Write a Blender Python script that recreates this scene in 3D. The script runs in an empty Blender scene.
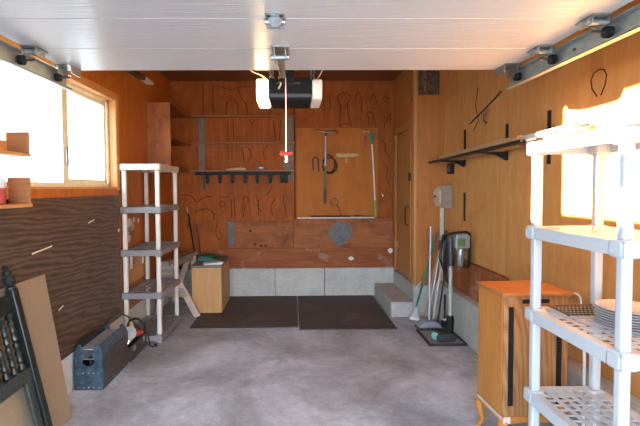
import bpy, bmesh, math, random
from mathutils import Vector, Matrix, Euler
random.seed(7)
PI = math.pi
scene = bpy.context.scene
COL = scene.collection

# ------------------------------------------------------------------ materials
def new_mat(name):
    m = bpy.data.materials.new(name); m.use_nodes = True
    nt = m.node_tree
    b = nt.nodes['Principled BSDF']
    return m, nt, b

def ramp(nt, stops):
    r = nt.nodes.new('ShaderNodeValToRGB')
    e = r.color_ramp.elements
    while len(e) < len(stops): e.new(0.5)
    for el, (p, c) in zip(e, stops):
        el.position = p
        el.color = (c[0], c[1], c[2], 1)
    return r

def coords(nt, scale=(1, 1, 1), rot=(0, 0, 0)):
    t = nt.nodes.new('ShaderNodeTexCoord'); mp = nt.nodes.new('ShaderNodeMapping')
    mp.inputs['Scale'].default_value = scale; mp.inputs['Rotation'].default_value = rot
    nt.links.new(t.outputs['Object'], mp.inputs['Vector'])
    return mp.outputs['Vector']

def noise(nt, vec, scale, detail=5, rough=.6, dist=0):
    n = nt.nodes.new('ShaderNodeTexNoise')
    n.inputs['Scale'].default_value = scale; n.inputs['Detail'].default_value = detail
    n.inputs['Roughness'].default_value = rough; n.inputs['Distortion'].default_value = dist
    nt.links.new(vec, n.inputs['Vector'])
    return n.outputs['Fac']

def mixc(nt, fac, a, b, mode='MIX'):
    m = nt.nodes.new('ShaderNodeMix'); m.data_type = 'RGBA'; m.blend_type = mode
    for sock, v in ((m.inputs[0], fac), (m.inputs[6], a), (m.inputs[7], b)):
        if hasattr(v, 'is_output'): nt.links.new(v, sock)
        elif isinstance(v, (tuple, list)): sock.default_value = (v[0], v[1], v[2], 1)
        else: sock.default_value = v
    return m.outputs[2]

def bump(nt, b, h, strength=.2, dist=.01):
    n = nt.nodes.new('ShaderNodeBump')
    n.inputs['Strength'].default_value = strength; n.inputs['Distance'].default_value = dist
    nt.links.new(h, n.inputs['Height']); nt.links.new(n.outputs['Normal'], b.inputs['Normal'])

def plain(name, col, rough=.5, metal=0, var=.12, scale=14, spec=.5, bumpy=0):
    m, nt, b = new_mat(name)
    v = coords(nt)
    f = noise(nt, v, scale)
    r = ramp(nt, [(.3, [c*(1-var) for c in col]), (.7, [min(1, c*(1+var)) for c in col])])
    nt.links.new(f, r.inputs[0]); nt.links.new(r.outputs[0], b.inputs['Base Color'])
    b.inputs['Roughness'].default_value = rough; b.inputs['Metallic'].default_value = metal
    b.inputs['Specular IOR Level'].default_value = spec
    if bumpy: bump(nt, b, noise(nt, v, scale*6, 3), bumpy, .004)
    return m

def wood(name, c1, c2, axis='Z', grain=30, rough=.5, stain=None, stain_scale=1.6, stain_pos=(.55, .75), spec=.4, wave=False):
    m, nt, b = new_mat(name)
    s = {'X': (.12, 1, 1), 'Y': (1, .12, 1), 'Z': (1, 1, .12)}[axis]
    v = coords(nt, s)
    f = noise(nt, v, grain, 6, .65, .6)
    if wave:
        w = nt.nodes.new('ShaderNodeTexWave'); w.wave_type = 'RINGS'; w.rings_direction = {'X': 'Y', 'Y': 'X', 'Z': 'Y'}[axis]
        v2 = coords(nt, {'X': (.25, 1, 1.6), 'Y': (1, .25, 1.6), 'Z': (1.6, 1, .25)}[axis])
        w.inputs['Scale'].default_value = grain*.22; w.inputs['Distortion'].default_value = 9
        w.inputs['Detail'].default_value = 3; w.inputs['Detail Scale'].default_value = 1.3
        nt.links.new(v2, w.inputs['Vector'])
        mm = nt.nodes.new('ShaderNodeMix'); mm.inputs[0].default_value = .42
        nt.links.new(f, mm.inputs[2]); nt.links.new(w.outputs['Fac'], mm.inputs[3])
        f = mm.outputs[0]
    r = ramp(nt, [(.32, c1), (.68, c2)])
    nt.links.new(f, r.inputs[0])
    col = r.outputs[0]
    if stain:
        g = noise(nt, coords(nt), stain_scale, 6, .7, .4)
        r2 = ramp(nt, [(stain_pos[0], (0, 0, 0)), (stain_pos[1], (1, 1, 1))])
        nt.links.new(g, r2.inputs[0])
        col = mixc(nt, r2.outputs[0], col, stain)
    nt.links.new(col, b.inputs['Base Color'])
    b.inputs['Roughness'].default_value = rough; b.inputs['Specular IOR Level'].default_value = spec
    bump(nt, b, f, .12, .003)
    return m

M = {}
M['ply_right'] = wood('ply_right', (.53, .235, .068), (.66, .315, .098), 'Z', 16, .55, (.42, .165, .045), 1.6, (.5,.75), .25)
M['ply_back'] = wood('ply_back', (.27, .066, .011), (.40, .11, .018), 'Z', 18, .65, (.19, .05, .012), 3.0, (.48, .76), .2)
M['ply_peg'] = wood('ply_peg', (.40, .125, .020), (.47, .16, .028), 'Z', 14, .65, (.33, .095, .016), 3, (.5, .8), .2)
M['ply_closet'] = wood('ply_closet', (.40, .14, .032), (.50, .19, .045), 'Z', 16, .5, (.29, .09, .026), 1.7)
M['ply_left'] = wood('ply_left', (.38, .105, .016), (.50, .155, .026), 'Z', 18, .42, (.27, .065, .014), 1.8)
M['door_wood'] = wood('door_wood', (.40, .16, .045), (.49, .21, .06), 'Z', 14, .4)
M['trim_wood'] = wood('trim_wood', (.50, .23, .075), (.60, .29, .10), 'Z', 20, .45)
M['plank'] = wood('plank', (.27, .085, .030), (.39, .14, .052), 'X', 24, .65, (.17, .055, .025), 3.2, (.46, .66), .2)
M['plank_worn'] = wood('plank_worn', (.22, .055, .018), (.35, .115, .038), 'X', 20, .62, (.42, .30, .23), 2.4, (.56, .74), .2)
M['dark_panel'] = wood('dark_panel', (.060, .036, .026), (.125, .078, .053), 'Y', 28, .42, (.15, .11, .09), 1.6, (.66, .9), wave=True)
M['ceiling'] = wood('ceiling', (.17, .055, .022), (.25, .085, .032), 'X', 12, .6)
M['shelf_wood'] = wood('shelf_wood', (.28, .11, .042), (.40, .17, .065), 'X', 22, .5)
M['cubby_wood'] = wood('cubby_wood', (.26, .085, .03), (.40, .14, .045), 'Z', 8, .45, (.13, .04, .018), 5, (.48, .72))
M['grey_wood'] = wood('grey_wood', (.16, .12, .09), (.26, .20, .15), 'Z', 30, .7, (.24, .10, .04), 5)
M['weathered'] = wood('weathered', (.20, .15, .12), (.38, .31, .25), 'X', 26, .7)
M['raw_wood'] = wood('raw_wood', (.47, .35, .26), (.60, .46, .35), 'Z', 24, .6)
M['box_wood'] = wood('box_wood', (.47, .24, .085), (.58, .32, .125), 'Z', 20, .5)
M['box_top'] = wood('box_top', (.17, .13, .12), (.25, .20, .185), 'Y', 20, .5)
M['oak'] = wood('oak', (.28, .115, .040), (.40, .185, .070), 'Z', 34, .45, wave=True)
M['oak_side'] = wood('oak_side', (.42, .150, .030), (.50, .20, .042), 'Z', 20, .42)
M['oak_top'] = wood('oak_top', (.32, .115, .035), (.40, .155, .05), 'X', 22, .35)
M['oak_worn'] = plain('oak_worn', (.55, .46, .40), .6)
M['particle'] = plain('particle', (.29, .21, .135), .7, 0, .16, 160)
M['hb_paint'] = plain('hb_paint', (.012, .018, .016), .32, 0, .4, 30)
M['hb_worn'] = plain('hb_worn', (.035, .04, .037), .42, 0, .7, 70)
M['mould_tan'] = wood('mould_tan', (.45, .26, .12), (.58, .36, .18), 'Y', 20, .5)
M['mould_white'] = plain('mould_white', (.74, .70, .62), .45)
M['pipe_dark'] = plain('pipe_dark', (.05, .045, .045), .4, .6)
M['black'] = plain('black', (.012, .012, .013), .55, 0, .12, 14, .25)
M['black_matte'] = plain('black_matte', (.022, .021, .022), .8)
M['charcoal'] = plain('charcoal', (.045, .048, .055), .4)
M['white_plastic'] = plain('white_plastic', (.50, .515, .53), .35, 0, .02)
M['white_paint'] = plain('white_paint', (.78, .78, .78), .5, 0, .04)
M['plate'] = plain('plate', (.55, .56, .59), .12, 0, .02)
M['beige_plastic'] = plain('beige_plastic', (.50, .44, .36), .45, 0, .05)
M['grey_deck'] = plain('grey_deck', (.235, .21, .215), .5, 0, .08)
M['post_white'] = plain('post_white', (.64, .60, .54), .4, 0, .04)
M['galv'] = plain('galv', (.34, .355, .35), .38, .85, .2, 40)
M['track_steel'] = plain('track_steel', (.36, .39, .37), .42, .55, .15, 20)
M['chrome'] = plain('chrome', (.66, .66, .68), .22, 1)
M['dark_steel'] = plain('dark_steel', (.10, .10, .105), .4, .8)
M['blue_steel'] = plain('blue_steel', (.060, .092, .125), .42, .25, .5, 22)
M['rust_steel'] = plain('rust_steel', (.085, .068, .060), .4, .35, .45, 26)
M['tray_grey'] = plain('tray_grey', (.33, .33, .35), .5, .2)
M['red_plastic'] = plain('red_plastic', (.62, .045, .025), .4)
M['dull_red'] = plain('dull_red', (.33, .04, .035), .5)
M['red_cord'] = plain('red_cord', (.80, .52, .48), .5)
M['green'] = plain('green', (.025, .20, .09), .4)
M['lime'] = plain('lime', (.24, .40, .05), .45)
M['olive'] = plain('olive', (.10, .16, .05), .5)
M['teal'] = plain('teal', (.18, .52, .43), .4)
M['dark_green'] = plain('dark_green', (.02, .14, .11), .5)
M['silver_pole'] = plain('silver_pole', (.42, .45, .50), .35, .5)
M['vac_grey'] = plain('vac_grey', (.25, .29, .28), .35)
M['vac_tube'] = plain('vac_tube', (.47, .53, .50), .3, .4)
M['grey_pan'] = plain('grey_pan', (.27, .30, .36), .45)
M['cream'] = plain('cream', (.60, .50, .32), .5)
M['cream_paint'] = plain('cream_paint', (.62, .57, .44), .45)
M['box_brown'] = plain('box_brown', (.30, .235, .18), .55)
M['tan_brush'] = wood('tan_brush', (.42, .27, .09), (.52, .36, .14), 'X', 26, .6)
M['paper'] = plain('paper', (.78, .80, .80), .7)
M['opener_grey'] = plain('opener_grey', (.010, .010, .012), .65, 0, .12, 14, .2)
M['insul'] = plain('insul', (.16, .10, .06), .9, 0, .5, 20)
M['mark'] = plain('mark', (.085, .025, .009), .85, 0, .12, 14, .2)
M['grey_smudge'] = plain('grey_smudge', (.135, .135, .14), .7, 0, .25, 12)
M['chip_white'] = plain('chip_white', (.70, .64, .56), .7)
M['win_frame'] = plain('win_frame', (.74, .70, .52), .4)
M['rubber_edge'] = plain('rubber_edge', (.03, .03, .032), .6)
M['tray_mat'] = plain('tray_mat', (.24, .225, .225), .6, 0, .3, 40)

def concrete(name, c1, c2, c3, rough=.55, sc=2.0, spec=.5, pos=(.30, .52, .72)):
    m, nt, b = new_mat(name)
    v = coords(nt)
    f1 = noise(nt, v, sc, 8, .68, .5); f2 = noise(nt, v, sc*14, 6, .7)
    r = ramp(nt, [(pos[0], c1), (pos[1], c2), (pos[2], c3)])
    nt.links.new(f1, r.inputs[0])
    r2 = ramp(nt, [(.3, (.80, .80, .80)), (.7, (1.12, 1.12, 1.12))])
    nt.links.new(f2, r2.inputs[0])
    nt.links.new(mixc(nt, 1.0, r.outputs[0], r2.outputs[0], 'MULTIPLY'), b.inputs['Base Color'])
    rr = ramp(nt, [(.3, (rough-.12,)*3), (.7, (rough+.12,)*3)])
    nt.links.new(f1, rr.inputs[0]); nt.links.new(rr.outputs[0], b.inputs['Roughness'])
    b.inputs['Specular IOR Level'].default_value = spec
    bump(nt, b, f2, .10, .004)
    return m
M['floor'] = concrete('floor_concrete', (.23, .228, .245), (.37, .38, .42), (.60, .62, .70), .50, 1.1, .5, (.36, .50, .66))
M['block'] = concrete('block_concrete', (.40, .39, .35), (.50, .49, .45), (.58, .57, .53), .7, 3)
M['step'] = concrete('step_concrete', (.36, .34, .31), (.46, .44, .41), (.52, .50, .47), .65, 3)
M['painted_base'] = concrete('painted_base', (.52, .54, .52), (.62, .64, .61), (.70, .71, .68), .6, 4)
M['mat'] = concrete('mat_rubber', (.055, .042, .038), (.088, .066, .060), (.18, .15, .145), .65, 2.2, .3, (.34, .52, .74))
M['drive'] = concrete('driveway', (.36, .35, .34), (.44, .43, .42), (.5, .49, .48), .8, 1.0)

def door_mat():
    m, nt, b = new_mat('garage_door_paint')
    v = coords(nt, (1, .06, 1))
    v2 = coords(nt, (.06, 1, 1), (0, 0, math.radians(20)))
    f = noise(nt, v2, 60, 4, .6)
    b.inputs['Base Color'].default_value = (.50, .515, .53, 1)
    b.inputs['Roughness'].default_value = .30
    b.inputs['Specular IOR Level'].default_value = .5
    bump(nt, b, f, .65, .006)
    return m
M['door_paint'] = door_mat()

def glass_mat(name, col=(1, 1, 1), gloss=.08):
    m, nt, b = new_mat(name); nt.nodes.remove(b)
    out = [n for n in nt.nodes if n.type == 'OUTPUT_MATERIAL'][0]
    t = nt.nodes.new('ShaderNodeBsdfTransparent'); t.inputs[0].default_value = (*col, 1)
    g = nt.nodes.new('ShaderNodeBsdfGlossy'); g.inputs['Roughness'].default_value = .02
    mx = nt.nodes.new('ShaderNodeMixShader'); lw = nt.nodes.new('ShaderNodeLayerWeight'); lw.inputs[0].default_value = .5
    p = nt.nodes.new('ShaderNodeMath'); p.operation = 'POWER'; p.inputs[1].default_value = 4
    q = nt.nodes.new('ShaderNodeMath'); q.operation = 'MULTIPLY_ADD'; q.inputs[1].default_value = .5; q.inputs[2].default_value = gloss*.5
    nt.links.new(lw.outputs['Facing'], p.inputs[0]); nt.links.new(p.outputs[0], q.inputs[0]); nt.links.new(q.outputs[0], mx.inputs[0])
    nt.links.new(t.outputs[0], mx.inputs[1]); nt.links.new(g.outputs[0], mx.inputs[2])
    nt.links.new(mx.outputs[0], out.inputs[0])
    return m
M['glass'] = glass_mat('window_glass', (.96, .97, .97))
M['dust_cup'] = glass_mat('dust_cup_plastic', (.80, .83, .82), .2)

def emit_mat(name, col, st):
    m, nt, b = new_mat(name)
    b.inputs['Base Color'].default_value = (.9, .85, .75, 1)
    b.inputs['Emission Color'].default_value = (*col, 1); b.inputs['Emission Strength'].default_value = st
    return m
M['lens_lit'] = emit_mat('lit_lens', (1.0, .70, .33), 20)
M['lens_off'] = plain('lens_off', (.78, .72, .63), .35, 0, .03)

# ------------------------------------------------------------------ mesh builder
class MB:
    def __init__(s): s.bm = bmesh.new()
    def _add(s, verts, faces):
        vs = [s.bm.verts.new(v) for v in verts]
        for f in faces:
            try: s.bm.faces.new([vs[i] for i in f])
            except ValueError: pass
        return s
    def box(s, x0, x1, y0, y1, z0, z1):
        v = [(x0,y0,z0),(x1,y0,z0),(x1,y1,z0),(x0,y1,z0),(x0,y0,z1),(x1,y0,z1),(x1,y1,z1),(x0,y1,z1)]
        return s._add(v, [(0,3,2,1),(4,5,6,7),(0,1,5,4),(1,2,6,5),(2,3,7,6),(3,0,4,7)])
    def obox(s, c, size, rot=(0,0,0)):
        R = Euler(rot).to_matrix(); c = Vector(c)
        v = []
        for z in (-.5,.5):
            for x, y in ((-.5,-.5),(.5,-.5),(.5,.5),(-.5,.5)):
                v.append(c + R @ Vector((x*size[0], y*size[1], z*size[2])))
        return s._add(v, [(0,3,2,1),(4,5,6,7),(0,1,5,4),(1,2,6,5),(2,3,7,6),(3,0,4,7)])
    def bar(s, p0, p1, w, h, up=(0,0,1)):
        p0, p1 = Vector(p0), Vector(p1); d = (p1-p0).normalized(); u = Vector(up)
        a = d.cross(u)
        if a.length < 1e-4: a = d.cross(Vector((1,0,0)))
        a.normalize(); b = a.cross(d).normalized()
        v = [p + a*w*i + b*h*j for p in (p0, p1) for i, j in ((-.5,-.5),(.5,-.5),(.5,.5),(-.5,.5))]
        return s._add(v, [(0,3,2,1),(4,5,6,7),(0,1,5,4),(1,2,6,5),(2,3,7,6),(3,0,4,7)])
    def tube(s, pts, r, seg=8, cap=True):
        pts = [Vector(p) for p in pts]; n = len(pts)
        rr = r if isinstance(r, (list, tuple)) else [r]*n
        rings = []; prev = None
        for i, p in enumerate(pts):
            d = (pts[min(i+1, n-1)] - pts[max(i-1, 0)]).normalized()
            if prev is None:
                a = d.cross(Vector((0,0,1)))
                if a.length < 1e-3: a = d.cross(Vector((1,0,0)))
            else:
                a = prev - d*prev.dot(d)
            a.normalize(); prev = a; b = d.cross(a)
            rings.append([s.bm.verts.new(p + (a*math.cos(2*PI*k/seg) + b*math.sin(2*PI*k/seg))*rr[i]) for k in range(seg)])
        for i in range(n-1):
            for k in range(seg):
                s.bm.faces.new((rings[i][k], rings[i][(k+1)%seg], rings[i+1][(k+1)%seg], rings[i+1][k]))
        if cap:
            s.bm.faces.new(list(reversed(rings[0]))); s.bm.faces.new(rings[-1])
        return s
    def lathe(s, prof, o=(0,0,0), d=(0,0,1), seg=20):
        """prof: (radius, height) along direction d from o"""
        o = Vector(o); q = Vector((0,0,1)).rotation_difference(Vector(d).normalized()); rings = []
        for r, h in prof:
            r = max(r, .0004)
            rings.append([s.bm.verts.new(o + q @ Vector((r*math.cos(2*PI*k/seg), r*math.sin(2*PI*k/seg), h))) for k in range(seg)])
        for i in range(len(rings)-1):
            for k in range(seg):
                s.bm.faces.new((rings[i][k], rings[i][(k+1)%seg], rings[i+1][(k+1)%seg], rings[i+1][k]))
        s.bm.faces.new(list(reversed(rings[0]))); s.bm.faces.new(rings[-1])
        return s
    def prism(s, poly, axis, a, b):
        """poly of 2-D points; axis X: (y,z), Y: (x,z), Z: (x,y)"""
        def P(p, t): return {'X': (t, p[0], p[1]), 'Y': (p[0], t, p[1]), 'Z': (p[0], p[1], t)}[axis]
        n = len(poly)
        v = [P(p, a) for p in poly] + [P(p, b) for p in poly]
        return s._add(v, [tuple(range(n)), tuple(range(2*n-1, n-1, -1))] + [(i, i+n, (i+1)%n+n, (i+1)%n) for i in range(n)])
    def build(s, name, mat, parent=None, bevel=0, seg=2, loc=None):
        bm = s.bm
        bmesh.ops.recalc_face_normals(bm, faces=bm.faces)
        off = Vector((0,0,0))
        if parent is not None:
            p = parent
            while p is not None: off += p.location; p = p.parent
        elif loc is not None: off = Vector(loc)
        bmesh.ops.translate(bm, verts=bm.verts, vec=-off)
        me = bpy.data.meshes.new(name); bm.to_mesh(me); bm.free()
        for p in me.polygons: p.use_smooth = True
        me.set_sharp_from_angle(angle=math.radians(35))
        me.materials.append(M[mat] if isinstance(mat, str) else mat)
        o = bpy.data.objects.new(name, me); COL.objects.link(o)
        if parent is not None: o.parent = parent
        elif loc is not None: o.location = loc
        if bevel:
            md = o.modifiers.new('bevel', 'BEVEL'); md.width = bevel; md.segments = seg
            md.limit_method = 'ANGLE'; md.angle_limit = math.radians(40)
        return o

def tag(o, label, cat, group=None):
    o['label'] = label; o['category'] = cat
    if group: o['group'] = group
    return o
def thing(name, label, cat, loc, group=None):
    o = bpy.data.objects.new(name, None); COL.objects.link(o); o.location = loc; o.empty_display_size = .05
    return tag(o, label, cat, group)
def dup(root, loc, label, group=None):
    r = root.copy(); COL.objects.link(r); r.location = loc; r['label'] = label
    if group: r['group'] = group
    for ch in list(root.children):
        c = ch.copy(); COL.objects.link(c); c.parent = r
        for g in list(ch.children):
            d = g.copy(); COL.objects.link(d); d.parent = c
    return r
def struct(o):
    o['kind'] = 'structure'; return o
def arc(c, r, a0, a1, n, plane='XZ', ry=None):
    ry = ry or r; out = []
    for i in range(n+1):
        t = a0 + (a1-a0)*i/n; u, w = r*math.cos(t), ry*math.sin(t)
        out.append({'XZ': (c[0]+u, c[1], c[2]+w), 'XY': (c[0]+u, c[1]+w, c[2]), 'YZ': (c[0], c[1]+u, c[2]+w)}[plane])
    return out

# ------------------------------------------------------------------ dimensions
XL, XR, YB, YF, H = -1.60, 1.70, 5.72, -.28, 2.87
SX, SY = 1.365, 4.75             # closet corner

# ------------------------------------------------------------------ shell
struct(MB().box(-1.85, 1.95, -.42, 5.95, -.15, 0).build('floor', 'floor'))
struct(MB().box(-1.85, 1.95, -.42, 5.95, H, H+.12).build('ceiling', 'ceiling'))
struct(MB().box(-40, 40, -40, 40, -.30, -.152).build('ground', 'drive'))

# left wall with its window opening
wy0, wy1, wz0, wz1 = 2.36, 3.93, 1.455, 2.26
wl = struct(MB().box(-1.725, XL, YF, wy0, 0, H).box(-1.725, XL, wy1, 5.85, 0, H)
            .box(-1.725, XL, wy0, wy1, 0, wz0).box(-1.725, XL, wy0, wy1, wz1, H).build('wall_left', 'ply_left'))
MB().box(XL, XL+.008, YF, 3.95, .27, 1.395).build('wood_panel', 'dark_panel', wl)
MB().box(XL, XL+.007, YF, YB, 0, .27).build('painted_base', 'painted_base', wl, .004)
bm = MB()
for y, z, r in ((4.22, 1.10, .075), (4.17, 1.04, .06), (4.28, 1.07, .05), (4.33, 1.14, .03), (4.45, 1.12, .03), (4.20, .96, .04), (3.93, 1.07, .018), (4.3, 1.24, .02)):
    pts = [(y + r*(.7+.5*random.random())*math.cos(t), z + r*(.7+.5*random.random())*math.sin(t)) for t in [2*PI*k/9 for k in range(9)]]
    bm.prism(pts, 'X', XL, XL+.0012 + .0085*(y < 3.96))
for y, z, l in ((2.62, 1.05, .22), (3.35, 1.18, .10), (2.9, .62, .06)):
    bm.prism([(y, z), (y+l, z+.02), (y+l, z+.028), (y, z+.01)], 'X', XL, XL+.0092)
bm.build('paint_chip', 'chip_white', wl)
MB().box(XL, XL+.006, 4.16, 4.66, .52, .86).build('patch_board', 'trim_wood', wl, .001)
bm = MB()
for y in (4.20, 4.52): bm.box(XL+.006, XL+.012, y, y+.05, .66, .78)
bm.build('outlet_plate', 'white_paint', wl, .001)

# window
w1 = struct(MB().box(-1.72, -1.66, wy0, wy1, wz0, wz0+.045).box(-1.72, -1.66, wy0, wy1, wz1-.04, wz1)
            .box(-1.72, -1.66, wy0, wy0+.045, wz0, wz1).box(-1.72, -1.66, wy1-.045, wy1, wz0, wz1)
            .box(-1.715, -1.655, 3.125, 3.205, wz0, wz1)
            .box(-1.71, -1.675, 3.205, wy1-.045, wz0+.045, wz0+.075).box(-1.71, -1.675, 3.205, wy1-.045, wz1-.07, wz1-.04)
            .box(-1.71, -1.675, wy1-.075, wy1-.045, wz0+.045, wz1-.04).build('window_1', 'win_frame', None, .004))
MB().box(-1.699, -1.695, wy0+.04, 3.13, wz0+.04, wz1-.035).build('pane', 'glass', w1)
MB().box(-1.690, -1.686, 3.20, wy1-.07, wz0+.07, wz1-.065).build('pane', 'glass', w1)
MB().box(-1.652, -1.640, 3.15, 3.18, 1.62, 1.76).build('latch', 'galv', w1, .003)
struct(MB().box(-1.655, XL+.012, wy0-.0, wy1, wz0-.004, wz0+.012).box(-1.655, XL+.006, wy1-.012, wy1+.0, wz0, wz1)
       .box(-1.655, XL+.006, wy0, wy1, wz1-.012, wz1).box(XL, XL+.01, wy1, wy1+.05, wz0-.02, wz1+.05)
       .box(XL, XL+.01, wy0, wy1, wz1, wz1+.05).build('trim_1', 'trim_wood', None, .002))

# back wall
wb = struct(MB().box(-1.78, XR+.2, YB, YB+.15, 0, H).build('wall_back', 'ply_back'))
MB().box(.062, 1.150, YB-.014, YB, 1.055, 2.245).build('plywood_sheet', 'ply_peg', wb, .002)
MB().box(-.86, .012, YB-.022, YB, .655, 1.008).build('plank', 'plank', wb, .003)
MB().box(.022, 1.36, YB-.022, YB, .645, 1.040).build('plank', 'plank', wb, .003)
MB().box(-1.59, 1.36, YB-.010, YB, .378, .64).build('plank', 'plank_worn', wb, .003)
bm = MB()
for a, b in ((-1.6, -.235), (-.230, .425), (.432, 1.36)): bm.box(a, b, YB-.05, YB, 0, .378)
bm.build('concrete_base', 'block', wb, .004)
bm = MB()
def blob(bm, cx, cz, rx, rz, y0, y1, n=16, jit=.18):
    bm.prism([(cx+rx*(1-jit*random.random())*math.cos(2*PI*k/n), cz+rz*(1-jit*random.random())*math.sin(2*PI*k/n)) for k in range(n)], 'Y', y0, y1)
blob(bm, .645, .85, .15, .165, YB-.0235, YB-.02, 60, .30)
for k in range(26):
    a = 2*PI*k/26; q = .10+.045*random.random()
    blob(bm, .645+q*math.cos(a), .845+q*1.05*math.sin(a), .02+.03*random.random(), .02+.03*random.random(), YB-.0237-.0001*k, YB-.02, 9, .5)
bm.box(-.862, -.775, YB-.024, YB-.02, .69, 1.0)
bm.build('grey_smear', 'grey_smudge', wb)
bm = MB(); blob(bm, .79, .50, .04, .028, YB-.012, YB-.009); blob(bm, 1.32, .60, .035, .04, YB-.012, YB-.009)
bm.build('paint_chip', 'chip_white', wb)
bm = MB()
for x, z in ((-.56, .88), (-.50, .70), (-.42, .68), (-.36, .68)): blob(bm, x, z, .03, .018, YB-.0232, YB-.02, 9, .5)
bm.build('knot', 'mark', wb)
OUT = [[(-1.17, 2.845),(-1.175, 2.411)], [(-1.038, 2.832),(-1.043, 2.411)], [(-0.972, 2.831),(-0.92, 2.779),(-0.788, 2.752),(-0.681, 2.805),(-0.549, 2.791)], [(-0.871, 2.41),(-0.869, 2.568),(-0.789, 2.647),(-0.71, 2.568),(-0.712, 2.41)], [(0.606, 2.657),(0.659, 2.71),(0.739, 2.723),(0.792, 2.657),(0.766, 2.591),(0.739, 2.564),(0.752, 2.432),(0.792, 2.286)], [(0.606, 2.657),(0.619, 2.591),(0.659, 2.564),(0.645, 2.419),(0.632, 2.273)], [(0.632, 2.273),(0.712, 2.313),(0.792, 2.273)], [(1.019, 2.259),(1.033, 2.378),(0.993, 2.431),(1.046, 2.471),(1.1, 2.418),(1.127, 2.258)], [(1.234, 2.258),(1.3, 2.404),(1.327, 2.457),(1.314, 2.258)], [(1.046, 2.577),(1.086, 2.722),(1.14, 2.577)], [(-0.845, 2.37),(-0.848, 2.066)], [(-0.779, 2.37),(-0.768, 2.066)], [(-0.849, 2.026),(-0.851, 1.827)], [(-0.795, 2.026),(-0.798, 1.827)], [(-0.663, 2.013),(-0.65, 1.933),(-0.638, 1.813)], [(-0.623, 2.012),(-0.53, 1.932),(-0.572, 1.8)], [(-0.248, 2.355),(-0.21, 2.077)], [(-0.141, 2.355),(-0.17, 2.077)], [(-0.553, 2.356),(-0.527, 2.29),(-0.487, 2.356)], [(-0.317, 2.011),(-0.397, 1.932),(-0.345, 1.825)], [(-1.482, 1.364),(-1.335, 1.364),(-1.284, 1.243),(-1.176, 1.349),(-1.069, 1.335)], [(-0.977, 1.241),(-0.937, 1.295),(-0.884, 1.241),(-0.938, 1.188),(-0.977, 1.241)], [(-0.976, 1.335),(-0.829, 1.334)], [(-0.776, 1.334),(-0.766, 1.052)], [(-0.817, 1.294),(-0.806, 1.053)], [(-0.659, 1.052),(-0.63, 1.226),(-0.576, 1.293),(-0.602, 1.346),(-0.656, 1.333),(-0.658, 1.159)], [(-0.482, 1.346),(-0.443, 1.238),(-0.458, 1.077)], [(-0.348, 1.358),(-0.308, 1.398),(-0.267, 1.478)], [(-0.215, 1.317),(-0.296, 1.211),(-0.257, 1.076)], [(-0.054, 1.33),(-0.134, 1.357),(-0.069, 1.048)], [(-0.429, 1.318),(-0.47, 1.212),(-0.404, 1.131)], [(-1.418, 1.137),(-1.367, 1.029),(-1.408, 0.922)], [(-0.993, 1.0),(-1.035, 0.866),(-0.983, 0.745),(-0.915, 0.812),(-0.995, 0.879)], [(1.207, 2.085),(1.261, 2.018),(1.234, 1.952),(1.315, 1.845)], [(1.288, 1.751),(1.262, 1.577),(1.316, 1.47)], [(1.246, 2.669),(1.287, 2.629),(1.26, 2.576),(1.22, 2.616),(1.246, 2.669)], [(0.499, 2.684),(0.525, 2.552),(0.499, 2.446)], [(0.419, 2.552),(0.459, 2.512),(0.419, 2.473),(0.392, 2.512),(0.419, 2.552)], [(0.846, 2.617),(0.886, 2.749),(0.939, 2.617),(0.926, 2.458)], [(-0.708, 2.778),(-0.67, 2.647),(-0.604, 2.568),(-0.579, 2.436)], [(-1.285, 1.136),(-1.165, 1.189),(-1.045, 1.135),(-1.046, 1.027)]]
bm = MB()
for st in OUT:
    y = YB - (.0145 if .062 < st[0][0] < 1.15 and 1.06 < st[0][1] < 2.24 else .0005)
    if st[0][1] < 1.01 and st[0][0] > -.86: y = YB-.0225
    # round the stroke off, then draw it as a flat pen line
    pts = [Vector((x, y, z)) for x, z in st]
    for _ in range(2):
        if len(pts) > 2:
            q = [pts[0]]
            for a, b in zip(pts, pts[1:]): q += [a*.75+b*.25, a*.25+b*.75]
            pts = q + [pts[-1]]
    bm.tube(pts, .0046, 5)
bm.build('tool_outline', 'mark', wb)
# long pencil-box line around the tool sheet and the seam of the plywood
MB().box(.030, .046, YB-.006, YB, .98, 2.86).build('seam_strip', 'mark', wb)

# right wall
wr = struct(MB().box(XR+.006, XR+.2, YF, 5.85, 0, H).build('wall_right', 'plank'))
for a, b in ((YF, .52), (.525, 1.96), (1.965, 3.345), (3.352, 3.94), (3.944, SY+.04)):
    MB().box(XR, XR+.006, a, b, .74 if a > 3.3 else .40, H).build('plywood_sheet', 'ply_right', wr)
MB().box(1.60, XR+.01, YF, SY, 0, .405).build('concrete_curb', 'block', wr, .008)
bm = MB()
for a, b in ((3.3, 3.78), (3.79, 4.25), (4.26, 4.72)): bm.box(XR-.02, XR+.006, a, b, .405, .73)
bm.build('rough_plank', 'plank_worn', wr, .004)
bm = MB()
def yz(pts): return [(XR-.0005, y, z) for y, z in pts]
bm.tube(yz([(2.37,1.95),(2.41,2.0),(2.42,2.05),(2.40,2.085),(2.36,2.095),(2.32,2.085),(2.30,2.05),(2.31,2.0),(2.34,1.95)]), .004, 5)
bm.tube(yz([(3.9,2.35),(3.95,2.2),(3.88,2.05),(3.99,1.98)]), .004, 5)
bm.build('tool_outline', 'mark', wr)

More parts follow.
